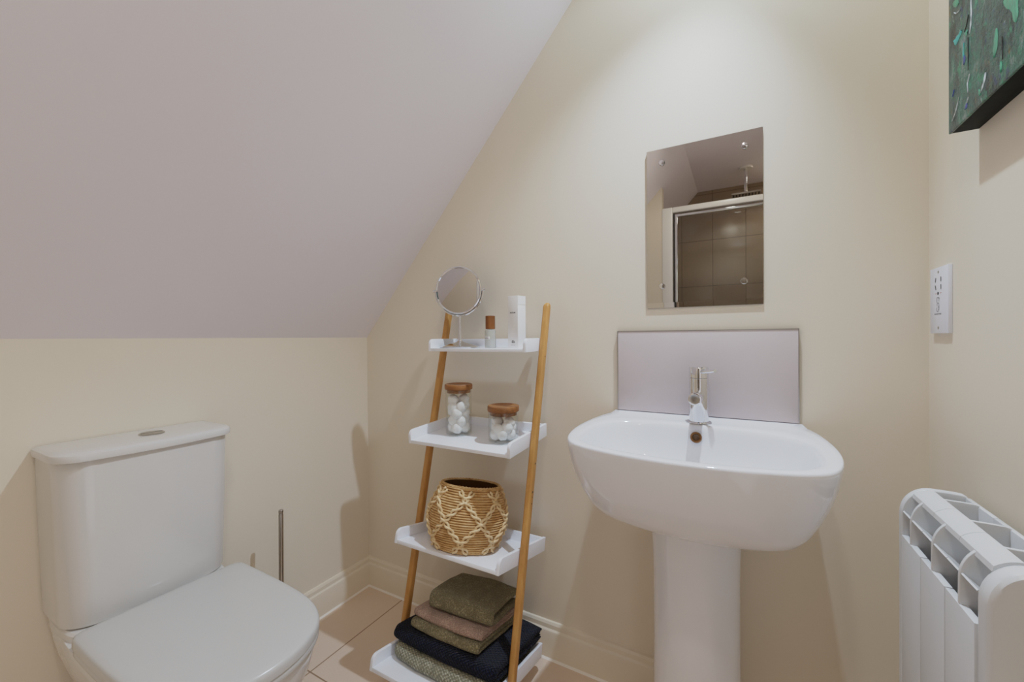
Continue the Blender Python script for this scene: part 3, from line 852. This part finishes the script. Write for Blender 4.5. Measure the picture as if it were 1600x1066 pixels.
dab([(-.295, 1.575), (-.295, 1.52)], .0011, 'black')
dab([(-.300, 1.512), (-.292, 1.500), (-.294, 1.484)], .0022, 'white')
dab([(-.350, 1.486), (-.344, 1.473), (-.334, 1.462)], .0034, 'white')
dab([(-.330, 1.470), (-.333, 1.458)], .0034, 'green')
dab([(-.291, 1.468), (-.284, 1.460)], .0044, 'blue')
dab([(-.296, 1.476), (-.289, 1.467)], .0013, 'white')
dab([(-.380, 1.534), (-.378, 1.515), (-.374, 1.494)], .0058, 'green')
dab([(-.292, 1.585), (-.284, 1.588)], .0055, 'green')
dab([(-.396, 1.512), (-.397, 1.478)], .0010, 'black')
dab([(-.400, 1.56), (-.425, 1.54), (-.43, 1.51)], .009, 'green')
dab([(-.268, 1.640), (-.250, 1.645), (-.243, 1.652)], .0010, 'white')
dab([(-.240, 1.67), (-.262, 1.655)], .006, 'green')
dab([(-.392, 1.478), (-.391, 1.462)], .003, 'green')
dab([(-.262, 1.492), (-.250, 1.474), (-.236, 1.462)], .0016, 'white')
dab([(-.244, 1.515), (-.238, 1.505)], .0026, 'blue')

# ------------------------------------------------------------------ shower (seen reflected in the wall mirror)
SE = thing('shower_enclosure', 'white framed glass shower enclosure reflected in the wall mirror', 'shower enclosure', (1.4, -1.87, 0)); eo = (1.4, -1.87, 0)
link('frame_post', MB().box(.956, 1.026, -1.90, -1.845, 0, 2.0, .006), M['frame'], SE, eo)
link('frame_rail', MB().box(1.026, W-.001, -1.90, -1.85, 1.962, 2.0, .005), M['frame'], SE, eo)
link('frame_rail', MB().box(1.040, W-.001, -1.885, -1.862, 1.932, 1.950, .003), M['chrome'], SE, eo)
link('frame_rail', MB().box(1.026, W-.001, -1.90, -1.85, .10, .14, .005), M['frame'], SE, eo)
link('door_stile', MB().box(1.030, 1.040, -1.89, -1.86, .14, 1.955, .002), M['dark'], SE, eo)
link('door_stile', MB().box(1.041, 1.058, -1.885, -1.862, .14, 1.935, .003), M['chrome'], SE, eo)
link('glass_pane', MB().add([(1.056, -1.873, .14), (W-.001, -1.873, .14), (W-.001, -1.873, 1.935), (1.056, -1.873, 1.935)], [(0, 1, 2, 3)]), M['glass'], SE, eo)
link('shower_tray', MB().box(.96, W-.001, YB+.001, -1.85, .0005, .10, .006), M['ceramic'], SE, eo)
sh = (1.485, -2.30, 2.13)
SHW = thing('rainfall_shower', 'square chrome rain shower head reflected in the wall mirror', 'shower head', sh)
link('head_plate', MB().box(1.392, 1.580, -2.40, -2.205, 2.128, 2.140, .003), M['steel'], SHW, sh)
for i in range(8):
    for j in range(3):
        pass
m = MB()
for i in range(9):
    for j in range(9):
        m.cyl((1.404+i*.0205, -2.39+j*.0215, 2.122), (1.404+i*.0205, -2.39+j*.0215, 2.129), .004, 8)
link('nozzle_grid', m, M['dark'], SHW, sh)
link('arm', MB().cyl((1.485, -2.30, 2.14), (1.485, -2.30, CZ-.002), .011, 20), M['chrome'], SHW, sh)
link('ceiling_rose', MB().lathe([(.045, -.012), (.048, -.006), (.048, 0)], (1.485, -2.30, CZ-.0005), seg=32), M['frame'], SHW, sh)

# ------------------------------------------------------------------ lights
def spot(name, loc, power, size, blend, rad, col=(1, .93, .84), aim=None):
    l = bpy.data.lights.new(name, 'SPOT'); l.energy = power; l.spot_size = math.radians(size); l.spot_blend = blend
    l.shadow_soft_size = rad; l.color = col
    o = bpy.data.objects.new(name, l); COL.objects.link(o); o.location = loc
    d = Vector(aim if aim else (0, 0, -1)); o.rotation_euler = d.to_track_quat('-Z', 'Y').to_euler()
    return o
def downlight(x, y, label):
    D = thing('downlight', label, 'ceiling light', (x, y, CZ), group='recessed ceiling lights')
    link('bezel', MB().lathe([(.030, -.001), (.034, -.007), (.042, -.006), (.045, -.0004)], (x, y, CZ), seg=36, cap0=False, cap1=False), M['chrome'], D, (x, y, CZ))
    link('lens', MB().lathe([(.031, -.0015), (.001, -.0016)], (x, y, CZ), seg=28, cap0=False), M['lens'], D, (x, y, CZ))
LA = (1.43, -.22); LB = (1.36, -1.30); LC_FILL = (1.73, -2.30)
downlight(*LA, 'recessed ceiling downlight above the washbasin')
downlight(*LB, 'recessed ceiling downlight in the middle of the room')
downlight(*LC_FILL, 'added unseen fill downlight over the shower beside the right wall')
spot('downlight_beam', (LA[0], LA[1], CZ-.012), 70, 88, .85, .016, (.80, .97, 1.20), (-.22, -.17, -1))
spot('downlight_spill', (LA[0], LA[1], CZ-.012), 9.0, 168, .4, .016, (.80, .99, 1.10))
spot('downlight_beam', (LB[0], LB[1], CZ-.012), 18.5, 165, .5, .05, (1, .95, .84))
spot('downlight_beam', (LC_FILL[0], LC_FILL[1], CZ-.012), 9, 150, .6, .03)  # added fill lamp, kept out of the mirror's view, brightens the shower tiles
# added fill light in front of the solid right wall, unseen beside the camera
dl = bpy.data.lights.new('added_room_fill', 'AREA'); dl.shape = 'RECTANGLE'; dl.size = .70; dl.size_y = 1.9; dl.energy = 2.6; dl.color = (.88, .93, 1.1)
do = bpy.data.objects.new('added_room_fill', dl); COL.objects.link(do); do.location = (W-.004, -1.42, 1.0)
do.rotation_euler = Matrix(((0, 0, 1), (-1, 0, 0), (0, 1, 0))).transposed().to_euler() if False else Vector((-1, 0, 0)).to_track_quat('-Z', 'Y').to_euler()
m = MB().box(W-.02, W, -1.84, -1.78, 0, 2.03).box(W-.02, W, -1.06, -1.0, 0, 2.03).box(W-.02, W, -1.78, -1.06, 1.97, 2.03)  # invented door frame around the added fill light; no opening behind it
struct('added_door_frame', m, M['skirting'], smooth=False)

w = bpy.data.worlds.new('World'); SC.world = w; w.use_nodes = True
w.node_tree.nodes['Background'].inputs[0].default_value = (.8, .85, 1, 1); w.node_tree.nodes['Background'].inputs[1].default_value = .15

# ------------------------------------------------------------------ camera
f, yaw, pitch, roll = 637.3292, .5083, -.0075, -.0081
cyw, syw = math.cos(yaw), math.sin(yaw)
F0 = Vector((-syw, cyw, 0)); R0 = Vector((cyw, syw, 0)); U0 = Vector((0, 0, 1))
F = math.cos(pitch)*F0+math.sin(pitch)*U0; U1 = -math.sin(pitch)*F0+math.cos(pitch)*U0
Rr = math.cos(roll)*R0+math.sin(roll)*U1; Uu = -math.sin(roll)*R0+math.cos(roll)*U1
cam = bpy.data.cameras.new('camera'); co = bpy.data.objects.new('camera', cam); COL.objects.link(co)
cam.sensor_fit = 'HORIZONTAL'; cam.sensor_width = 36; cam.lens = f/1600*36; cam.clip_start = .01
mt = Matrix((Rr, Uu, -F)).transposed().to_4x4(); mt.translation = (1.4385, -1.264, 1.08)
co.matrix_world = mt
SC.camera = co
SC.view_settings.view_transform = 'Standard'
SC.view_settings.look = 'None'
SC.view_settings.exposure = 0.0
# soft highlight shoulder, like the photograph's tone mapping
SC.view_settings.use_curve_mapping = True
cmap = SC.view_settings.curve_mapping
cmap.extend = 'EXTRAPOLATED'
cv = cmap.curves[3]
cv.points[0].location = (0, 0); cv.points[1].location = (1.0, .61)
cv.points.new(.30, .305); cv.points.new(.60, .50)
cmap.update()
SC.cycles.use_denoising = True
SC.cycles.max_bounces = 14; SC.cycles.diffuse_bounces = 8; SC.cycles.transparent_max_bounces = 24
SC.cycles.caustics_reflective = False; SC.cycles.caustics_refractive = False
SC.cycles.sample_clamp_indirect = 4
